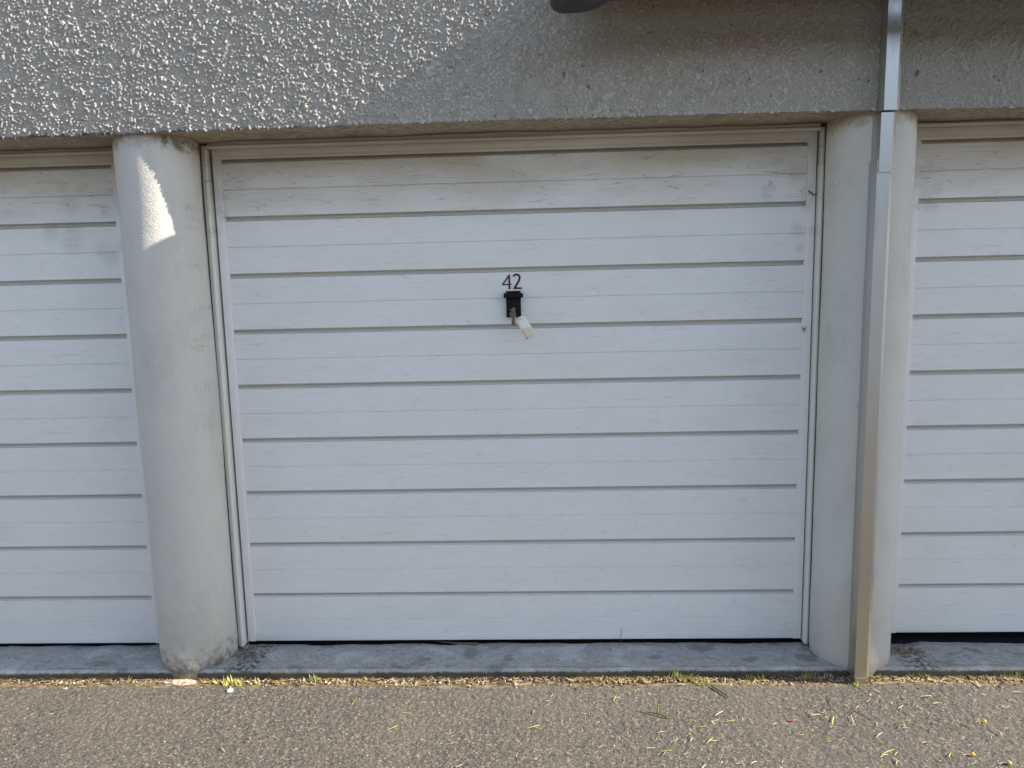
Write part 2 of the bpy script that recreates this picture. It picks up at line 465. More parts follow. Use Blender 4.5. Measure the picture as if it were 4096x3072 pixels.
# kerb: one casting per bay, ragged along its back edge
def kerb(x0, x1, back):
    n = int((x1 - x0) / .012)
    xs = np.linspace(x0, x1, n)
    wob = blur(npr.standard_normal((1, n)), 3.0, 0)[0] * .0035 + blur(npr.standard_normal((1, n)), 12.0, 0)[0] * .004
    fr = blur(npr.standard_normal((1, n)), 10.0, 0)[0] * .0016
    prof = [(-.186, -.03), (-.1865, .020), (-.183, .028), (-.176, .0315), (-.165, .032), (-.10, .0325), (-.04, .033), (back, .0315), (back + .004, -.03)]
    V = []
    for i, x in enumerate(xs):
        for k, (y, z) in enumerate(prof):
            yy = y + (fr[i] if k < 5 else 0) + (wob[i] if k >= 7 else 0)
            zz = z + (npr.standard_normal() * .0005 if 1 < k < 8 else 0)
            V.append((x, yy, zz))
    k = len(prof)
    F = [(i * k + j, (i + 1) * k + j, (i + 1) * k + j + 1, i * k + j + 1) for i in range(n - 1) for j in range(k - 1)]
    o = mesh_np("kerb", V, F, KERB, None, True)
    o.data.set_sharp_from_angle(angle=math.radians(50))
    return tag(o, kind="structure")
kerb(-3.9, -1.30, .010)
kerb(-1.30, 1.262, .006)
kerb(1.262, 3.9, -.004)

# ------------------------------------------------------------------ building
def zs(x): return 1.9855 - .0036 * np.minimum(np.abs(x), 1.75) ** 2   # the lintel sags a little towards both ends
bld = empty("garage_building", (0, 0, 0), "grey roughcast wall over the white garage doors, half in sun", "building")
# roughcast face: real relief
nx, nz = 2080, 256
gx = np.linspace(-2.6, 2.6, nx); t = np.linspace(0, 1, nz)
X, T = np.meshgrid(gx, t)
Z0 = zs(X)
Z = Z0 + T * (2.62 - Z0)
grains = np.where(npr.random((nz, nx)) < .12, npr.uniform(.35, 1.0, (nz, nx)), 0.0)
f1 = blur(grains, .85, .85); f2 = blur(npr.standard_normal((nz, nx)), 1.7, 1.7); f3 = blur(npr.standard_normal((nz, nx)), 7, 7)
raw = f1 * .92 + f2 * .24 + f3 * .16 + blur(npr.standard_normal((nz, nx)), 28, 22) * .16
bumps = np.clip((raw + .12) * 1.15, 0, 1.9)
amp = .0021 - .0003 * np.clip((X - .02) / .9, 0, 1)
H = bumps * amp + f1 * .00035 + f2 * .0003 + blur(npr.standard_normal((nz, nx)), 60, 30) * .0004
Yv = -.2050 - H
Yv[0] = np.minimum(Yv[0], -.2065)
Z[0] += -np.clip(raw[0], 0, 2) * .0025
v = np.stack([X, Yv, Z], -1).reshape(-1, 3)
rc = mesh_np("roughcast_render", v, grid_faces(nz, nx), ROUGH, bld)
at = rc.data.attributes.new("relief", 'FLOAT', 'POINT')
at.data.foreach_set("value", np.clip(bumps / 1.5, 0, 1).astype(np.float32).ravel())
# lintel core, soffit and the rest of the garage block
sf_n = 260
xs = np.linspace(-2.6, 2.6, sf_n); ys = np.linspace(-.2065, .06, 16)
SX, SY = np.meshgrid(xs, ys)
hz = blur(npr.standard_normal(SX.shape), 2, 1.2) * .0016
SZ = zs(SX) + .0005 + hz * np.clip((SY + .2065) / .03, 0, 1)
mesh_np("soffit", np.stack([SX, SY, SZ], -1).reshape(-1, 3), grid_faces(16, sf_n), SOFFIT, bld, True)
box("lintel", -2.6, 2.6, -.196, .30, 2.002, 2.80, SHELLM, bld)
box("upper_wall", -2.6, 2.6, -.2070, -.1962, 2.6205, 2.80, ROUGH, bld)
for x0, x1 in ((-6, -2.602), (2.602, 6)):
    box("front_wall", x0, x1, -.205, .30, -.1, 2.80, ROUGH, bld)
box("rear_wall", -6, 6, 4, 4.2, -.1, 2.8, SHELLM, bld)
for x0, x1 in ((-6.2, -6.002), (6.002, 6.2)):
    box("side_wall", x0, x1, -.2, 4.2, -.1, 2.8, SHELLM, bld)
box("roof", -6.2, 6.2, -.2, 4.2, 2.803, 2.95, SHELLM, bld)
for xc in (-1.263, 1.262):
    box("pier", xc - .125, xc + .125, .04, .3, 0, 2.0, SHELLM, bld)
# eaves over the right half
ev = empty("eaves", (3, -.21, 2.42), "projecting eaves board along the right part of the wall top", "eaves")
def rel(o, p):
    o.parent = p; o.matrix_parent_inverse = Matrix.Translation(-Vector(p.location)); return o
rel(box("soffit_board", .155, 7.5, -.470, -.190, 2.384, 2.396, plain("eaves_board", (.12, .11, .10), .7)), ev)
rel(box("roof_edge", .155, 7.5, -.498, -.190, 2.3965, 2.412, plain("roof_felt", (.07, .07, .07), .9)), ev)

# gutter with its stop end
gt = empty("gutter", (.16, -.31, 2.33), "dark grey half round plastic gutter with weathered stop end at top edge", "gutter")
def half_round(r, cyy, czz, th, a0=math.pi, a1=2 * math.pi, n=14):
    o_ = [(cyy + r * math.cos(a0 + (a1 - a0) * i / n), czz + r * math.sin(a0 + (a1 - a0) * i / n)) for i in range(n + 1)]
    i_ = [(cyy + (r - th) * math.cos(a0 + (a1 - a0) * i / n), czz + (r - th) * math.sin(a0 + (a1 - a0) * i / n)) for i in range(n + 1)]
    return o_ + i_[::-1]
GY, GZ = -.438, 2.2985
rel(sweep("trough", half_round(.0535, GY, GZ + .0105, .003), .28, 'x', 7.5, GUTTER, None, 40), gt)
bm = bmesh.new()
# rounded stop end: profile grows from a domed cap to the socket, then tapers to the trough
rings = []
for (x, r) in ((.138, .025), (.141, .046), (.149, .061), (.162, .069), (.18, .072), (.225, .072), (.255, .068), (.285, .058), (.305, .050), (.31, .0440)):
    rings.append([bm.verts.new((x, GY + r * math.cos(math.pi + math.pi * i / 16), GZ + (r * math.sin(math.pi + math.pi * i / 16)))) for i in range(17)])
for A, B in zip(rings, rings[1:]):
    for i in range(16): bm.faces.new((A[i], A[i + 1], B[i + 1], B[i]))
bm.faces.new(rings[0]); bm.faces.new(rings[-1])
rel(from_bm("stop_end", bm, GUTTER, None, 40), gt)
bm = bmesh.new(); bm_box(bm, .60, .63, GY - .058, GY + .05, GZ + .010, GZ + .020, .002); 
rel(from_bm("bracket", bm, GUTTER, None, 40), gt)

# garages across the yard, behind the camera
opp = empty("opposite_garages", (0, -11, 0), "grey garage block on the far side of the yard, behind the viewer", "building")
rel(box("wall", -14, 14, -15, -11, 0, 4.5, plain("opposite_wall", (.30, .28, .25), .9)), opp)
rel(box("roof", -14.2, 14.2, -15.2, -10.7, 4.503, 4.7, SHELLM), opp)
for i in range(9):
    rel(box("door", -12.6 + i * 2.9, -10.2 + i * 2.9, -10.99, -10.95, .03, 2.2, TRIM), opp)

# ------------------------------------------------------------------ pillars
def pillar(xc, r, yc, label):
    n, m_ = 72, 90
    ang = np.linspace(math.pi, 2 * math.pi, n - 8)
    out = [(xc - r + .011, .045), (xc - r + .011, .01), (xc - r + .0105, -.018), (xc - r + .004, -.038)] + [(xc + r * math.cos(a), yc + r * math.sin(a)) for a in ang] + [(xc + r - .004, -.038), (xc + r - .0105, -.018), (xc + r - .011, .01), (xc + r - .011, .045)]
    out = np.array(out)
    w1 = None
    zz = np.concatenate([np.linspace(-.02, .10, 20), np.linspace(.115, 2.004, m_ - 20)])
    w1 = blur(npr.standard_normal((m_, len(out))), 5, 4) * .0012
    V = []
    for i, z in enumerate(zz):
        low = max(0, .05 - z) / .07
        for k, (x, y) in enumerate(out):
            dx, dy = (x - xc) / r, (min(y - yc, 0)) / r
            s = 1 + w1[i, k] / r - .07 * low
            V.append((xc + (x - xc) * s, yc + (y - yc) * s if y < yc else y, z))
    o = mesh_np("pillar", V, grid_faces(m_, len(out)), PILLAR, None, True)
    return tag(o, label, "pillar")
pillar(-1.2645, .1435, -.056, "rounded off-white rendered pillar with a sunlit patch and blackened foot")
pillar(1.253, .1435, -.053, "rounded off-white rendered pillar with the metal downpipe running down its front")

# ------------------------------------------------------------------ garage doors
PITCH, ZT = .21, 1.9147
def make_planks(root, x0, x1):
    prof = [(.0015, 0), (0, -.0016), (0, -.0938), (.0034, -.0950), (.0034, -.0963), (0, -.0992), (0, -.1915), (.0012, -.1928),
            (.0165, -.1932), (.0165, -.2030), (.0155, -.2036), (.0020, -.2078), (.0024, -.2084), (.019, -.2084), (.019, 0)]
    bm = bmesh.new(); prism(bm, prof, x0, 'x', x1)
    first = from_bm("plank", bm, PLANK, root)
    first.location.z = ZT
    for k in range(1, 8):
        c = first.copy(); COL.objects.link(c); c.parent = root; c.location.z = ZT - PITCH * k
    short = [(.0015, 0), (0, -.0016), (0, -.0938), (.0034, -.0950), (.0034, -.0963), (0, -.0992), (0, -.1545), (.016, -.1545), (.016, 0)]
    bm = bmesh.new(); prism(bm, short, x0, 'x', x1)
    last = from_bm("plank", bm, PLANK, root); last.location.z = ZT - PITCH * 8

def make_door(name, label):
    d = empty(name, (0, 0, 0), label, "garage door", "white garage doors in a row")
    X0, X1 = -1.0655, 1.0655
    make_planks(d, X0 + .0005, X1 - .0005)
    box("stile", -1.0955, X0, -.006, .03, .0525, 1.9385, TRIM, d, .0018, 2)
    box("stile", X1, 1.0955, -.006, .03, .0525, 1.9385, TRIM, d, .0018, 2)
    box("top_rail", -1.0955, 1.0955, -.0055, .03, 1.9388, 1.970, TRIM, d, .0015, 2)
    lip = [(-.0035, 1.9383), (-.0035, 1.930), (-.0015, 1.9275), (.024, 1.9275), (.024, 1.9165), (.028, 1.9165), (.028, 1.9383)]
    sweep("top_bead", lip, X0 + .0005, 'x', X1 - .0005, TRIM, d)
    box("bottom_rail", X0 + .0005, X1 - .0005, -.0025, .03, .0530, .0795, TRIM, d, .0012, 2)
    return d

def make_frame():
    d = empty("door_frame", (0, 0, 0), None, "door frame", "white door frames in the openings")
    # jambs with a rounded inner nose
    def jamb(sgn, gap):
        xi, xo = 1.0955 + gap, (1.1240 if sgn < 0 else 1.1145)
        poly = [(xo, .03), (xo, -.028), (xi + .010, -.0315)]
        for i in range(7):
            a = math.pi / 2 * i / 6
            poly.append((xi + .008 - .008 * math.sin(a), -.032 + .008 - .008 * math.cos(a)))
        poly += [(xi, .03)]
        poly = [(sgn * x, y) for x, y in poly]
        sweep("jamb", poly, .044, 'z', 1.8455, FRAMEM, d, 35)
        cut = [(sgn * (xo - .0015), .03), (sgn * (xo - .0015), -.0275), (sgn * (xi + .005), -.0300), (sgn * (xi + .002), -.026), (sgn * (xi + .002), .03)]
        sweep("jamb_block", cut, 1.8470, 'z', 1.9050, FRAMEM, d, 35)
        sweep("jamb_block", cut, 1.9065, 'z', 1.9720, FRAMEM, d, 35)
        sl = [(sgn * (xo + .012), .03), (sgn * (xo + .012), -.020), (sgn * (xo + .0006), -.0235), (sgn * (xo + .0006), .03)]
        sweep("sealant", sl, .034, 'z', 1.977, SEAL, d)
    jamb(-1, .0085); jamb(1, .0050)
    head = [(.03, 1.99), (-.024, 1.99), (-.024, 1.9735), (-.031, 1.9725), (-.0355, 1.970), (-.0365, 1.966), (-.035, 1.9625), (-.031, 1.9605), (-.018, 1.9605), (-.010, 1.9715), (.03, 1.9715)]
    sweep("head", head, -1.0995, 'x', 1.0975, FRAMEM, d, 30)
    return d

door = make_door("garage_door", "white planked garage door between two pillars, numbered 42 with key in its black lock")
fr = make_frame()
fr["label"] = "white frame round the middle garage door, between the two pillars"
DXL, DXR = -2.542, 2.5257
dl = copy_tree(door); dl.location = (DXL, 0, -.006)
dl["label"] = "white planked garage door left of the patched sunlit pillar, cut by left edge"
dr = copy_tree(door); dr.location = (DXR, 0, .0212); dr.scale = (1, 1, .9864)
dr["label"] = "white planked garage door right of the downpipe, with a wide black gap under it"
fl = copy_tree(fr); fl.location = (DXL, 0, -.006); fl["label"] = "white frame of the leftmost garage door, seen above its planks"
f2 = copy_tree(fr); f2.location = (DXR, 0, .001); f2["label"] = "white frame of the rightmost garage door beside the downpipe pillar"

# number 42 on the middle door
num = door
def stroke_poly(name, polys, th=.0012):
    bm = bmesh.new()
    for poly in polys:
        prism(bm, poly, -.0004 - th, 'y', -.0004)
    return from_bm(name, bm, MAROON, num)
def px(a, b):  # square sheet coordinates of the numerals -> metres on the door
    return (-.041 + (a - 525) * .0001895, 1.4316 + (570 - b) * .0001905)
four = [[px(525, 490), px(525, 474), px(668, 284), px(686, 284), px(686, 310), px(566, 466), px(566, 490)],
        [px(566.2, 466), px(716, 466), px(716, 490), px(566.2, 490)],
        [px(654, 354), px(685.9, 312), px(688, 465.8), px(655, 465.8)],
        [px(655, 490.2), px(689, 490.2), px(690, 570), px(656, 570)]]
stroke_poly("digit", four)
arc = []
for i in range(15):
    a = math.radians(158 - i * 190 / 14)
    arc.append((814 + 64 * math.cos(a), 352 - 62 * math.sin(a)))
cl = arc + [(858, 420), (832, 455), (777, 549)]
def offset_strip(c, w_):
    L, Rr = [], []
    for i in range(len(c)):
        a = c[max(i - 1, 0)]; b_ = c[min(i + 1, len(c) - 1)]
        t_ = (b_[0] - a[0], b_[1] - a[1]); l_ = math.hypot(*t_); nrm = (-t_[1] / l_, t_[0] / l_)
        L.append((c[i][0] + nrm[0] * w_, c[i][1] + nrm[1] * w_)); Rr.append((c[i][0] - nrm[0] * w_, c[i][1] - nrm[1] * w_))
    return L, Rr
Ls, Rs = offset_strip(cl, 19)
two = [[px(*Ls[i]), px(*Ls[i + 1]), px(*Rs[i + 1]), px(*Rs[i])] for i in range(len(cl) - 1)]
two.append([px(744, 570), px(760, 538), px(917, 538), px(917, 570)])
stroke_poly("digit", two)

# lock
bm = bmesh.new(); bm_box(bm, -.0265, .0285, -.016, -.0003, 1.3275, 1.4250, .003, 2)
lock = from_bm("lock_handle", bm, BLACK, door, 40)
bm = bmesh.new(); bm_box(bm, -.0345, .0375, -.034, -.0165, 1.3995, 1.4165, .004, 3)
bm_box(bm, -.022, .024, -.030, -.0165, 1.4172, 1.4245, .002, 2)
from_bm("grip", bm, BLACK, lock, 40)
bm = bmesh.new()
prism(bm, [(.001 + .0085 * math.cos(a * math.pi / 10), 1.3555 + .0085 * math.sin(a * math.pi / 10)) for a in range(20)], -.024, 'y', -.0165)
from_bm("cylinder", bm, BRASS, lock, 40)

# key in the lock, spare keys and the paper tag
def key_shape(name, cx, cz, yy, blade_len, ang, lab, cat="key", thick=.002):
    bm = bmesh.new()
    k = empty(name, (cx, yy, cz), lab, cat)
    bow = [(.0118 * math.cos(i * math.pi / 12) * (1.0 if abs(math.cos(i * math.pi / 12)) < .9 else .95), .0118 * math.sin(i * math.pi / 12)) for i in range(24)]
    hole = [(.0022 * math.cos(i * math.pi / 12), .0055 + .0022 * math.sin(i * math.pi / 12)) for i in range(24)]
    A = []
    for (yq) in (0, thick):
        A.append(([bm.verts.new((x, yq, z)) for x, z in bow], [bm.verts.new((x, yq, z)) for x, z in hole]))
    for i in range(24):
        j = (i + 1) % 24
        bm.faces.new((A[0][0][i], A[0][0][j], A[0][1][j], A[0][1][i])); bm.faces.new((A[1][0][i], A[1][1][i], A[1][1][j], A[1][0][j]))
        bm.faces.new((A[0][0][i], A[1][0][i], A[1][0][j], A[0][0][j])); bm.faces.new((A[0][1][i], A[0][1][j], A[1][1][j], A[1][1][i]))
    o = from_bm("bow", bm, BRASS, k)
    bm = bmesh.new()
    pr = [(-.0042, -.0112), (.0042, -.0112), (.0042, -.014)]
    z = -.014; nn = 6
    for i in range(nn):
        z0_ = -.014 - (blade_len - .016) * (i + 1) / nn
        pr += [(.0042 if i % 2 else .0030, z0_ + .0012), (.0042 if i % 2 == 0 else .0030, z0_)]
    pr += [(.0005, -blade_len), (-.0042, -blade_len + .003)]
    prism(bm, pr, .0002, 'y', thick - .0002)
    from_bm("blade", bm, BRASS, k)
    k.rotation_euler = (0, ang, 0)
    return k
kb = empty("key", (.001, -.024, 1.3555), "key turned in the black lock under the number 42", "key")
bm = bmesh.new(); bm_box(bm, -.0012, .0012, -.020, .006, -.004, .004, .0004)
from_bm("shank", bm, BRASS, kb)
bm = bmesh.new(); prism(bm, [(-.029 + .0095 * math.cos(i * math.pi / 10), -.002 + .0105 * math.sin(i * math.pi / 10)) for i in range(20)], -.0011, 'x', .0011)
from_bm("bow", bm, BRASS, kb)
kb.rotation_euler = (0, math.radians(28), 0)
key_shape("spare_key", -.0015, 1.3405, -.052, .041, math.radians(2), "spare key hanging with worn round bow over the black lock")
key_shape("spare_key", -.0005, 1.3395, -.0485, .042, math.radians(-9), "second spare key hanging behind the worn round one, blade askew")
bm = bmesh.new()
tube(bm, [(-.0125, -.049, 1.3570), (-.006, -.054, 1.3535), (.003, -.0545, 1.3505), (.0085, -.050, 1.3470), (.008, -.046, 1.338), (.010, -.044, 1.329), (.019, -.0455, 1.3235), (.0255, -.0475, 1.3215)], .0006, 6)
tag(from_bm("key_wire", bm, WIRE, None, 60), "thin bent wire loop joining the keys to the paper tag", "wire")
tg = empty("key_tag", (.0257, -.046, 1.322), "creased cream paper tag hanging from the key in the middle door", "tag")
pts = [(.0106, 1.3222), (.0307, 1.3352), (.0429, 1.3300), (.0540, 1.3130), (.0657, 1.2947), (.0700, 1.2800), (.0793, 1.2643), (.0468, 1.2451), (.0400, 1.2560), (.0320, 1.2760), (.0259, 1.2862), (.0160, 1.3020), (.0110, 1.3120)]
rows = [((.0190, 1.3278), (.0307, 1.3352)), ((.0106, 1.3222), (.0429, 1.3300)), ((.0112, 1.3120), (.0490, 1.3205)), ((.0185, 1.2980), (.0580, 1.3065)), ((.0259, 1.2862), (.0657, 1.2947)), ((.0300, 1.2770), (.0690, 1.2840)), ((.0345, 1.2670), (.0720, 1.2755)), ((.0400, 1.2560), (.0793, 1.2643)), ((.0468, 1.2451), (.0765, 1.2622))]
yrow = [-.044, -.0445, -.047, -.0515, -.0565, -.0530, -.0480, -.0440, -.0425]
bm = bmesh.new(); prev = None
for (A_, B_), yq in zip(rows, yrow):
    cur = [bm.verts.new((A_[0] + (B_[0] - A_[0]) * q / 3 - .0257, yq + .002 * math.sin(q * 1.1) + .046, A_[1] + (B_[1] - A_[1]) * q / 3 - 1.322)) for q in range(4)]
    if prev:
        for q in range(3): bm.faces.new((prev[q], prev[q + 1], cur[q + 1], cur[q]))
    prev = cur
o = from_bm("tag_paper", bm, PAPER, tg, 25)
sm = o.modifiers.new("thick", 'SOLIDIFY'); sm.thickness = .0004
bm = bmesh.new()
ringp = [(.0022 * math.cos(i * math.pi / 6), -.0025, .0022 * math.sin(i * math.pi / 6) - .0005) for i in range(13)]
tube(bm, ringp, .0007, 5)
from_bm("eyelet", bm, WIRE, tg, 60)

# ------------------------------------------------------------------ downpipe
dp = empty("downpipe", (1.228, -.21, 0), "folded aluminium cover running down the wall and right pillar", "downpipe")
def cover(name, xl, xr, yb, yf, z0, z1, dep=.022, ol=.003, orr=.013):
    poly = [(xl, yb), (xl, yf + dep), (xl + ol, yf), (xr - orr, yf), (xr, yf + .0105), (xr, yb)]
    return rel(sweep(name, poly, z0, 'z', z1, METAL), dp)
cover("upper_cover", 1.2035, 1.2600, -.196, -.246, 1.9690, 2.34)
cover("middle_cover", 1.2000, 1.2560, -.180, -.2385, 1.7880, 1.9640)
rel(box("lap_tongue", 1.2035, 1.2425, -.2384, -.230, 1.7780, 1.7879, METAL), dp)
cover("lower_cover", 1.1960, 1.2540, -.176, -.2340, .022, 1.8180, .024)
rel(box("foot_strip", 1.2010, 1.2400, -.2365, -.20, -.005, .0219, METAL), dp)
sc = bmesh.new(); prism(sc, [(1.2070 + .004 * math.cos(i * math.pi / 5), 1.062 + .004 * math.sin(i * math.pi / 5)) for i in range(10)], -.2360, 'y', -.2250)
rel(from_bm("screw", sc, METAL), dp)

# ------------------------------------------------------------------ plants, litter and grit along the kerb
def blade_mesh(bm, base, ang, length, width, lean, curl=0.0):
    d = Vector((math.cos(ang), math.sin(ang), 0)); s = Vector((-d.y, d.x, 0)); p = Vector(base); prev = None
    for i in range(4):
        t_ = i / 3; w_ = width * (1 - t_ * .9) * .5
        q = p + d * (length * math.sin(lean) * t_) + Vector((0, 0, length * math.cos(lean) * t_ - curl * length * t_ * t_))
        cur = (bm.verts.new(q - s * w_), bm.verts.new(q + s * w_))
        if prev: bm.faces.new((prev[0], prev[1], cur[1], cur[0]))
        prev = cur
def tuft(x, y, n, hgt, spread, mat, name, label, cat, group="grass tufts along the kerb", z=0.0):
    bm = bmesh.new()
    for i in range(n):
        a = rnd.uniform(0, 2 * math.pi); rr = spread * math.sqrt(rnd.random())
        blade_mesh(bm, (rr * math.cos(a) * 1.8, rr * math.sin(a) * .6, 0), rnd.uniform(0, 2 * math.pi), 1.15 * hgt * rnd.uniform(.5, 1.1), rnd.uniform(.0030, .0055), rnd.uniform(.15, 1.15), rnd.uniform(0, .3))
    o = from_bm(name, bm, mat); o.location = (x, y, z)
    return tag(o, label, cat, group)
TU = [(-1.093, -.222, 46, .034, .024, YGREEN, "bushy yellow-green grass tuft at the kerb just right of the blackened pillar foot"),
      (-1.053, -.227, 34, .026, .022, YGREEN, "low green grass tuft touching the bushy one beside the left pillar"),
      (-.986, -.216, 18, .022, .013, YGREEN, "small grass sprig right of the two tufts by the left pillar"),
      (-.810, -.212, 14, .022, .010, STRAW, "tiny straw-coloured sprig below the left part of the middle door"),
      (-.761, -.203, 30, .034, .012, YGREEN, "pale upright tuft alone under the left third of the middle door"),
      (-.341, -.194, 16, .018, .012, YGREEN, "little green tuft in gravel left of the middle door's centre"),
      (.566, -.194, 34, .045, .014, YGREEN, "tallest upright grass tuft at the kerb, right of centre"),
      (.590, -.196, 16, .036, .010, GREEN, "dark green sprig leaning on the tallest kerb tuft"),
      (.625, -.198, 30, .036, .015, YGREEN, "yellow-green tuft right beside the tallest kerb tuft"),
      (.652, -.225, 40, .022, .026, YGREEN, "flat spreading tuft growing onto the tarmac right of the tallest one"),
      (.862, -.200, 30, .026, .020, YGREEN, "small double tuft below the right end of the middle door"),
      (1.046, -.193, 34, .036, .013, YGREEN, "yellowish tuft left of the downpipe foot, first of a pair"),
      (1.076, -.190, 36, .036, .014, GREEN, "greener tuft of the pair left of the downpipe foot"),
      (1.125, -.195, 20, .026, .012, STRAW, "straw-coloured tuft between the green pair and the downpipe"),
      (1.208, -.246, 16, .026, .009, YGREEN, "thin tuft pressed against the left of the downpipe foot"),
      (1.292, -.196, 34, .026, .022, GREEN, "green leafy tuft just right of the downpipe foot"),
      (1.431, -.191, 24, .030, .010, YGREEN, "yellow tuft below the rightmost door, nearer the pillar"),
      (1.468, -.197, 18, .022, .010, YGREEN, "short yellow sprig right of the upright yellow tuft"),
      (1.555, -.198, 20, .018, .022, STRAW, "low dry tuft lying along the kerb under the rightmost door"),
      (1.667, -.186, 28, .034, .012, BROWNG, "rust-brown dried tuft at the kerb under the rightmost door"),
      (1.794, -.192, 44, .034, .024, YGREEN, "bright tuft at the right edge of the picture by the kerb"),
      (-1.472, -.207, 7, .030, .006, YGREEN, "lone two-leaved sprig at the kerb left of the left pillar")]
for (x, y, n, hh, sp_, mt, lb) in TU:
    tuft(x, y, n, hh, sp_, mt, "grass_tuft", lb, "grass tuft", z=-.002)
tuft(-1.013, -.085, 12, .022, .007, GREEN, "weed", "small dark green weed growing on the kerb near the left jamb", "weed", None, .031)
tuft(-1.098, -.025, 10, .045, .006, STRAW, "weed", "dry wisp of grass caught at the foot of the left jamb", "weed", None, .031)
tuft(1.455, -.075, 60, .030, .045, BROWNG, "weed", "brown dead clump on the kerb beside the downpipe pillar", "weed", None, .031)

def clip_mesh(name, L, w_, bend, mat, fork):
    bm = bmesh.new()
    for arm in range(2 if fork else 1):
        prev = None; ca, sa = (1, 0) if arm == 0 else (math.cos(fork), math.sin(fork)); L2 = L * (1 if arm == 0 else .6)
        for i in range(5):
            t_ = i / 4; ww = w_ * (1 - .55 * abs(2 * t_ - 1) ** 2) * .5
            x0_ = (t_ - (.5 if arm == 0 else 0)) * L2; y0_ = bend * L2 * (4 * (t_ - .5) ** 2) - (0 if arm == 0 else bend * L2)
            x_, y_ = x0_ * ca - y0_ * sa, x0_ * sa + y0_ * ca; z_ = .0010 + .0016 * math.sin(t_ * 3.1) * (L2 / .04)
            cur = [bm.verts.new((x_ + ww * sa, y_ - ww * ca, z_)), bm.verts.new((x_ - ww * sa, y_ + ww * ca, z_)), bm.verts.new((x_, y_, z_ + .0009))]
            if prev:
                bm.faces.new((prev[0], prev[2], cur[2], cur[0])); bm.faces.new((prev[2], prev[1], cur[1], cur[2])); bm.faces.new((prev[1], prev[0], cur[0], cur[1]))
            prev = cur
    return from_bm(name, bm, mat, None, 60)
protos = []
for k in range(12):
    mt = [PALE, STRAW, YGREEN, GREEN, PALE, YGREEN, STRAW, YGREEN, YGREEN, STRAW, GREEN, YGREEN][k]
    protos.append((clip_mesh("grass_clipping", rnd.uniform(.020, .055), rnd.uniform(.0022, .0036), rnd.uniform(-.06, .06), mt, rnd.choice((-1, 1)) * rnd.uniform(.4, .9) if k > 7 else 0), mt))
POS = [(1.207, -.332), (1.2, -.382), (1.025, -.403), (1.059, -.382), (1.145, -.375), (1.094, -.45), (.988, -.474), (.886, -.552), (1.325, -.318), (1.296, -.404), (1.297, -.477), (1.422, -.355), (1.446, -.464), (1.399, -.477), (1.521, -.484), (1.484, -.533), (1.527, -.509), (1.159, -.605), (1.129, -.605), (1.267, -.558), (.051, -.482), (.051, -.4), (.335, -.322), (.405, -.489), (.462, -.508), (.588, -.482), (.649, -.45), (.672, -.409), (.047, -.64), (.523, -.611), (.722, -.628), (-.415, -.488), (-.384, -.406), (-.223, -.357)]
while len(POS) < 190:
    x = rnd.uniform(.25, 2.1) if rnd.random() < .92 else rnd.uniform(-1.6, .25)
    if x < .9 and rnd.random() < .55: continue
    POS.append((x, -.27 - .75 * rnd.random() ** 1.0))
WORD = {PALE: "bleached pale", STRAW: "straw-coloured", YGREEN: "yellow-green", GREEN: "green"}
used = set()
for i, (x, y) in enumerate(POS):
    k = rnd.randrange(12); p, mt = protos[k]
    if k in used:
        o = p.copy(); COL.objects.link(o)
    else:
        o = p; used.add(k)
    o.location = (x, y, .0012); o.rotation_euler = (rnd.uniform(-.1, .1), rnd.uniform(-.1, .1), rnd.uniform(0, 6.28))
    s_ = rnd.uniform(.6, 1.15); o.scale = (s_, s_, 1)
    where = "near the kerb" if y > -.36 else "in the foreground" if y < -.62 else "midway out"
    side = "left of the lock" if x < 0 else "below the lock" if x < .45 else "left of the downpipe" if x < .95 else "before the downpipe pillar" if x < 1.42 else "before the rightmost door"
    tag(o, ("forked " if k > 7 else "") + WORD[mt] + " grass clipping on tarmac, " + where + " " + side, "grass clipping", "grass clippings on the tarmac")
for k, (p, mt) in enumerate(protos):
    if k not in used: bpy.data.objects.remove(p)

def merge_bits(name, n, fpos, fsize, mat, flat=False):
    """many tiny uncountable bits as one mesh"""
    V, F = [], []
    for i in range(n):
        c = Vector(fpos(i)); s_ = fsize(i); b_ = len(V); a = rnd.uniform(0, 6.28); ca, sa = math.cos(a), math.sin(a)
        if flat:
            L_, W_ = s_, s_ * rnd.uniform(.10, .22); z2 = rnd.uniform(0, .45) * s_
            for (u_, w2, zz) in ((-L_, -W_, 0), (L_, -W_, z2), (L_, W_, z2), (-L_, W_, 0)):
                V.append((c.x + u_ * ca - w2 * sa, c.y + u_ * sa + w2 * ca, c.z + zz + .0012))
            F.append((b_, b_ + 1, b_ + 2, b_ + 3))
        else:
            q = [(1, 0, 0), (0, 1, 0), (-1, 0, 0), (0, -1, 0), (.1, 0, .7), (0, .1, -.6)]
            for (u_, w2, zz) in q:
                j = s_ * rnd.uniform(.65, 1.25)
                V.append((c.x + (u_ * ca - w2 * sa) * j, c.y + (u_ * sa + w2 * ca) * j, c.z + zz * j))
            for k in range(4):
                F.append((b_ + k, b_ + (k + 1) % 4, b_ + 4, b_ + 4)); F.append((b_ + (k + 1) % 4, b_ + k, b_ + 5, b_ + 5))
    me = bpy.data.meshes.new(name)
    me.from_pydata(V, [], [tuple(dict.fromkeys(t_)) for t_ in F]); me.materials.append(mat); me.update()
    o = link(bpy.data.objects.new(name, me)); o["kind"] = "stuff"
    return o
def rnd_mat(name, stops, sc=120.0):
    m = Mat(name, .85, 0, .3)
    n = m.n.new("ShaderNodeNewGeometry")
    return m.out(m.cramp(n.outputs["Random Per Island"], stops))
GRIT = rnd_mat("grit_stones", [(0, (.10, .09, .075)), (.4, (.17, .13, .085)), (.65, (.30, .23, .14)), (.87, (.44, .35, .23)), (.97, (.66, .60, .52))])
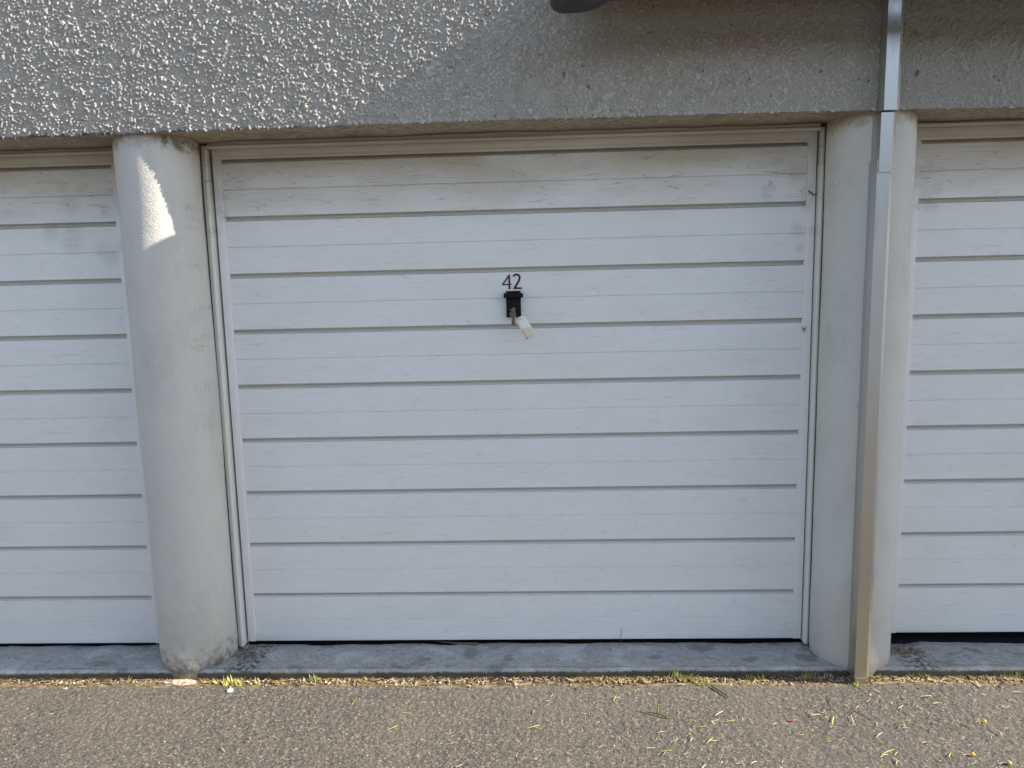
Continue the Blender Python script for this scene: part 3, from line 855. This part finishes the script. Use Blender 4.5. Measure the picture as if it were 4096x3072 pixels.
DEAD = rnd_mat("dead_bits", [(0, (.12, .07, .035)), (.4, (.26, .15, .06)), (.7, (.42, .31, .15)), (.92, (.55, .45, .27)), (1, (.34, .34, .11))])
CLIPS = rnd_mat("tiny_clippings", [(0, (.28, .28, .10)), (.4, (.48, .42, .22)), (.8, (.62, .56, .40)), (1, (.20, .24, .07))])
CL = [(rnd.uniform(-2.3, 2.3), rnd.uniform(.02, .12)) for _ in range(34)]
def clump():
    if rnd.random() < .45: return rnd.uniform(-2.3, 2.3)
    c_, s_ = rnd.choice(CL); return rnd.gauss(c_, s_)
merge_bits("grit", 2100, lambda i: (clump(), -.190 - abs(rnd.gauss(0, .022)), .0005), lambda i: rnd.choice((.0018, .0022, .003, .004, .0055, .007)), GRIT)
merge_bits("thatch", 1700, lambda i: (clump(), -.188 - abs(rnd.gauss(0, .019)), .0015), lambda i: rnd.uniform(.004, .014), DEAD, True)
merge_bits("tiny_clippings", 900, lambda i: ((lambda q: (q, -.26 - rnd.random() * .8, .0005))(2.2 - 2.6 * rnd.random() ** 1.5)), lambda i: rnd.uniform(.002, .007), CLIPS, True)
merge_bits("loose_stones", 500, lambda i: (rnd.uniform(-2.3, 2.3), -.25 - rnd.random() * .9, .001), lambda i: rnd.choice((.0015, .002, .003, .0035)), GRIT)
merge_bits("kerb_litter", 420, lambda i: (rnd.uniform(-2.2, 2.2), -.17 + rnd.random() * .19, .0335), lambda i: rnd.uniform(.002, .007), plain("dark_litter", (.07, .07, .05), .8), True)

# single things on the tarmac
gs = bmesh.new()
tube(gs, [(-.036, .012, .002), (-.012, .004, .004), (.0, 0, .006), (.022, -.010, .004), (.055, -.018, .002)], [.0012, .0018, .0026, .0028, .0008], 6)
tube(gs, [(.0, .0, .006), (.004, .010, .024), (.009, .018, .046)], [.0024, .0027, .0022], 6)
o = from_bm("green_cutting", gs, plain("fresh_stem", (.12, .17, .04), .5), None, 50); o.location = (.466, -.415, 0)
tag(o, "cut green stem with one stub standing up, alone on the tarmac", "stem")
gs = bmesh.new()
tube(gs, [(0, 0, .003), (.02, -.03, .004), (.045, -.075, .003)], [.0022, .0026, .0016], 6)
o = from_bm("green_cutting", gs, plain("dark_stem", (.07, .085, .03), .6), None, 50); o.location = (.685, -.245, 0)
tag(o, "dark stem lying away from the flat tuft onto the tarmac", "stem")
def blob(name, loc, sx, sy_, sz_, mat, label, cat, sub_=2):
    bm = bmesh.new(); bmesh.ops.create_icosphere(bm, subdivisions=sub_, radius=1)
    for v_ in bm.verts:
        j = 1 + rnd.uniform(-.18, .18); v_.co = Vector((v_.co.x * sx * j, v_.co.y * sy_ * j, max(v_.co.z, -.3) * sz_ * j))
    o = from_bm(name, bm, mat); o.location = loc
    return tag(o, label, cat)
blob("paper_scrap", (-1.057, -.270, .003), .011, .012, .005, plain("white_scrap", (.72, .71, .68), .7), "white crumpled scrap on the tarmac right of the left pillar", "scrap")
MORT = Mat("pale_mortar", .9); MORT = MORT.out(MORT.mix(MORT.ramp(MORT.noise(60.0, None, 3, .7), .45, .6), (.55, .48, .38), (.34, .22, .09)), None, MORT.bump(MORT.noise(150.0), .6, .004))
blob("mortar_lump", (-1.270, -.214, .000), .062, .017, .011, MORT, "flat pale lump of mortar on the ground at the left pillar's foot", "mortar", 3)
for (x, y, lb) in ((1.3757, -.618, "yellow flower head on the tarmac, nearest the downpipe of the three"), (1.458, -.655, "yellow flower head nearest the bottom right corner"), (1.513, -.456, "yellow flower head farthest from the viewer, on a pale stalk")):
    fh = empty("flower_head", (x, y, .004), lb, "flower", "yellow flower heads on the tarmac")
    bm = bmesh.new(); bmesh.ops.create_icosphere(bm, subdivisions=2, radius=1)
    for v_ in bm.verts: v_.co = Vector((v_.co.x * .0058, v_.co.y * .0058, v_.co.z * .0042)) * rnd.uniform(.9, 1.12)
    from_bm("disc", bm, plain("yellow_petals", (.80, .48, .02), .6), fh)
    bm = bmesh.new(); tube(bm, [(-.004, 0, -.001), (-.018, .002, -.001), (-.030, -.002, -.002)], .0009, 5)
    from_bm("stalk", bm, STRAW, fh)
bm = bmesh.new(); prev = None
for i in range(6):
    t_ = i / 5; wq = .0055 * math.sin(.4 + t_ * 2.4)
    cur = (bm.verts.new((-.02 + .04 * t_, -wq, .003 + .003 * t_)), bm.verts.new((-.02 + .04 * t_, 0, .006 + .003 * t_)), bm.verts.new((-.02 + .04 * t_, wq, .004)))
    if prev: bm.faces.new((prev[0], prev[1], cur[1], cur[0])); bm.faces.new((prev[1], prev[2], cur[2], cur[1]))
    prev = cur
o = from_bm("petal", bm, plain("pink_petal", (.42, .07, .10), .6), None, 60); o.location = (.905, -.446, 0); o.rotation_euler = (0, 0, .15); o.scale = (.7, .55, .6)
tag(o, "crimson pink petal among clippings on the tarmac", "petal")
bm = bmesh.new()
tube(bm, [(-.085, .022, .040), (-.05, .014, .037), (-.01, .008, .0365), (.04, .003, .037), (.075, -.002, .038), (.088, -.006, .0385)], [.0012, .0022, .0028, .0032, .0044, .005], 6)
tube(bm, [(-.03, .010, .038), (-.028, .009, .045), (-.020, .012, .047)], .0012, 5)
o = from_bm("twig", bm, TWIGM, None, 60); o.location = (-.258, -.004, 0)
tag(o, "thin dry twig lying on the kerb under the middle door", "twig")
bm = bmesh.new()
tube(bm, [(0, 0, 0), (.001, -.002, .03), (.004, -.001, .062)], [.0009, .0010, .0005], 5)
o = from_bm("dry_stalk", bm, TWIGM, None, 60); o.location = (.395, -.006, .042)
tag(o, "thin brown stem standing against the bottom of the middle door", "stem")
bm = bmesh.new()
for k, (a_, b_) in enumerate([((-.018, .010), (0, -.006)), ((0, -.006), (.026, -.010)), ((-.010, .002), (.012, -.014)), ((-.016, .012), (.004, -.002))]):
    tube(bm, [(a_[0], -.001, a_[1]), ((a_[0] + b_[0]) / 2, -.004, (a_[1] + b_[1]) / 2 - .002), (b_[0], -.001, b_[1])], [.0014, .0028, .0012], 6)
o = from_bm("cobweb_clump", bm, TWIGM, None, 60); o.location = (1.081, -.0075, 1.750); o.scale = (.75, .6, .7)
tag(o, "brown cobweb clump stuck across the right stile of the middle door", "cobweb")
bm = bmesh.new()
for k, (dx, dz) in enumerate(((.012, -.004), (.013, .006), (.007, -.014), (-.008, -.012), (-.006, .010), (.002, -.017))):
    tube(bm, [(0, 0, 0), (dx * .6, -.003, dz * .5 + .002), (dx, -.001, dz)], [.0012, .0009, .0005], 5)
o = from_bm("cobweb_clump", bm, TWIGM, None, 60); o.location = (1.066, -.008, 1.262)
tag(o, "small spidery cobweb clump by a groove end halfway down the middle door's right side", "cobweb")
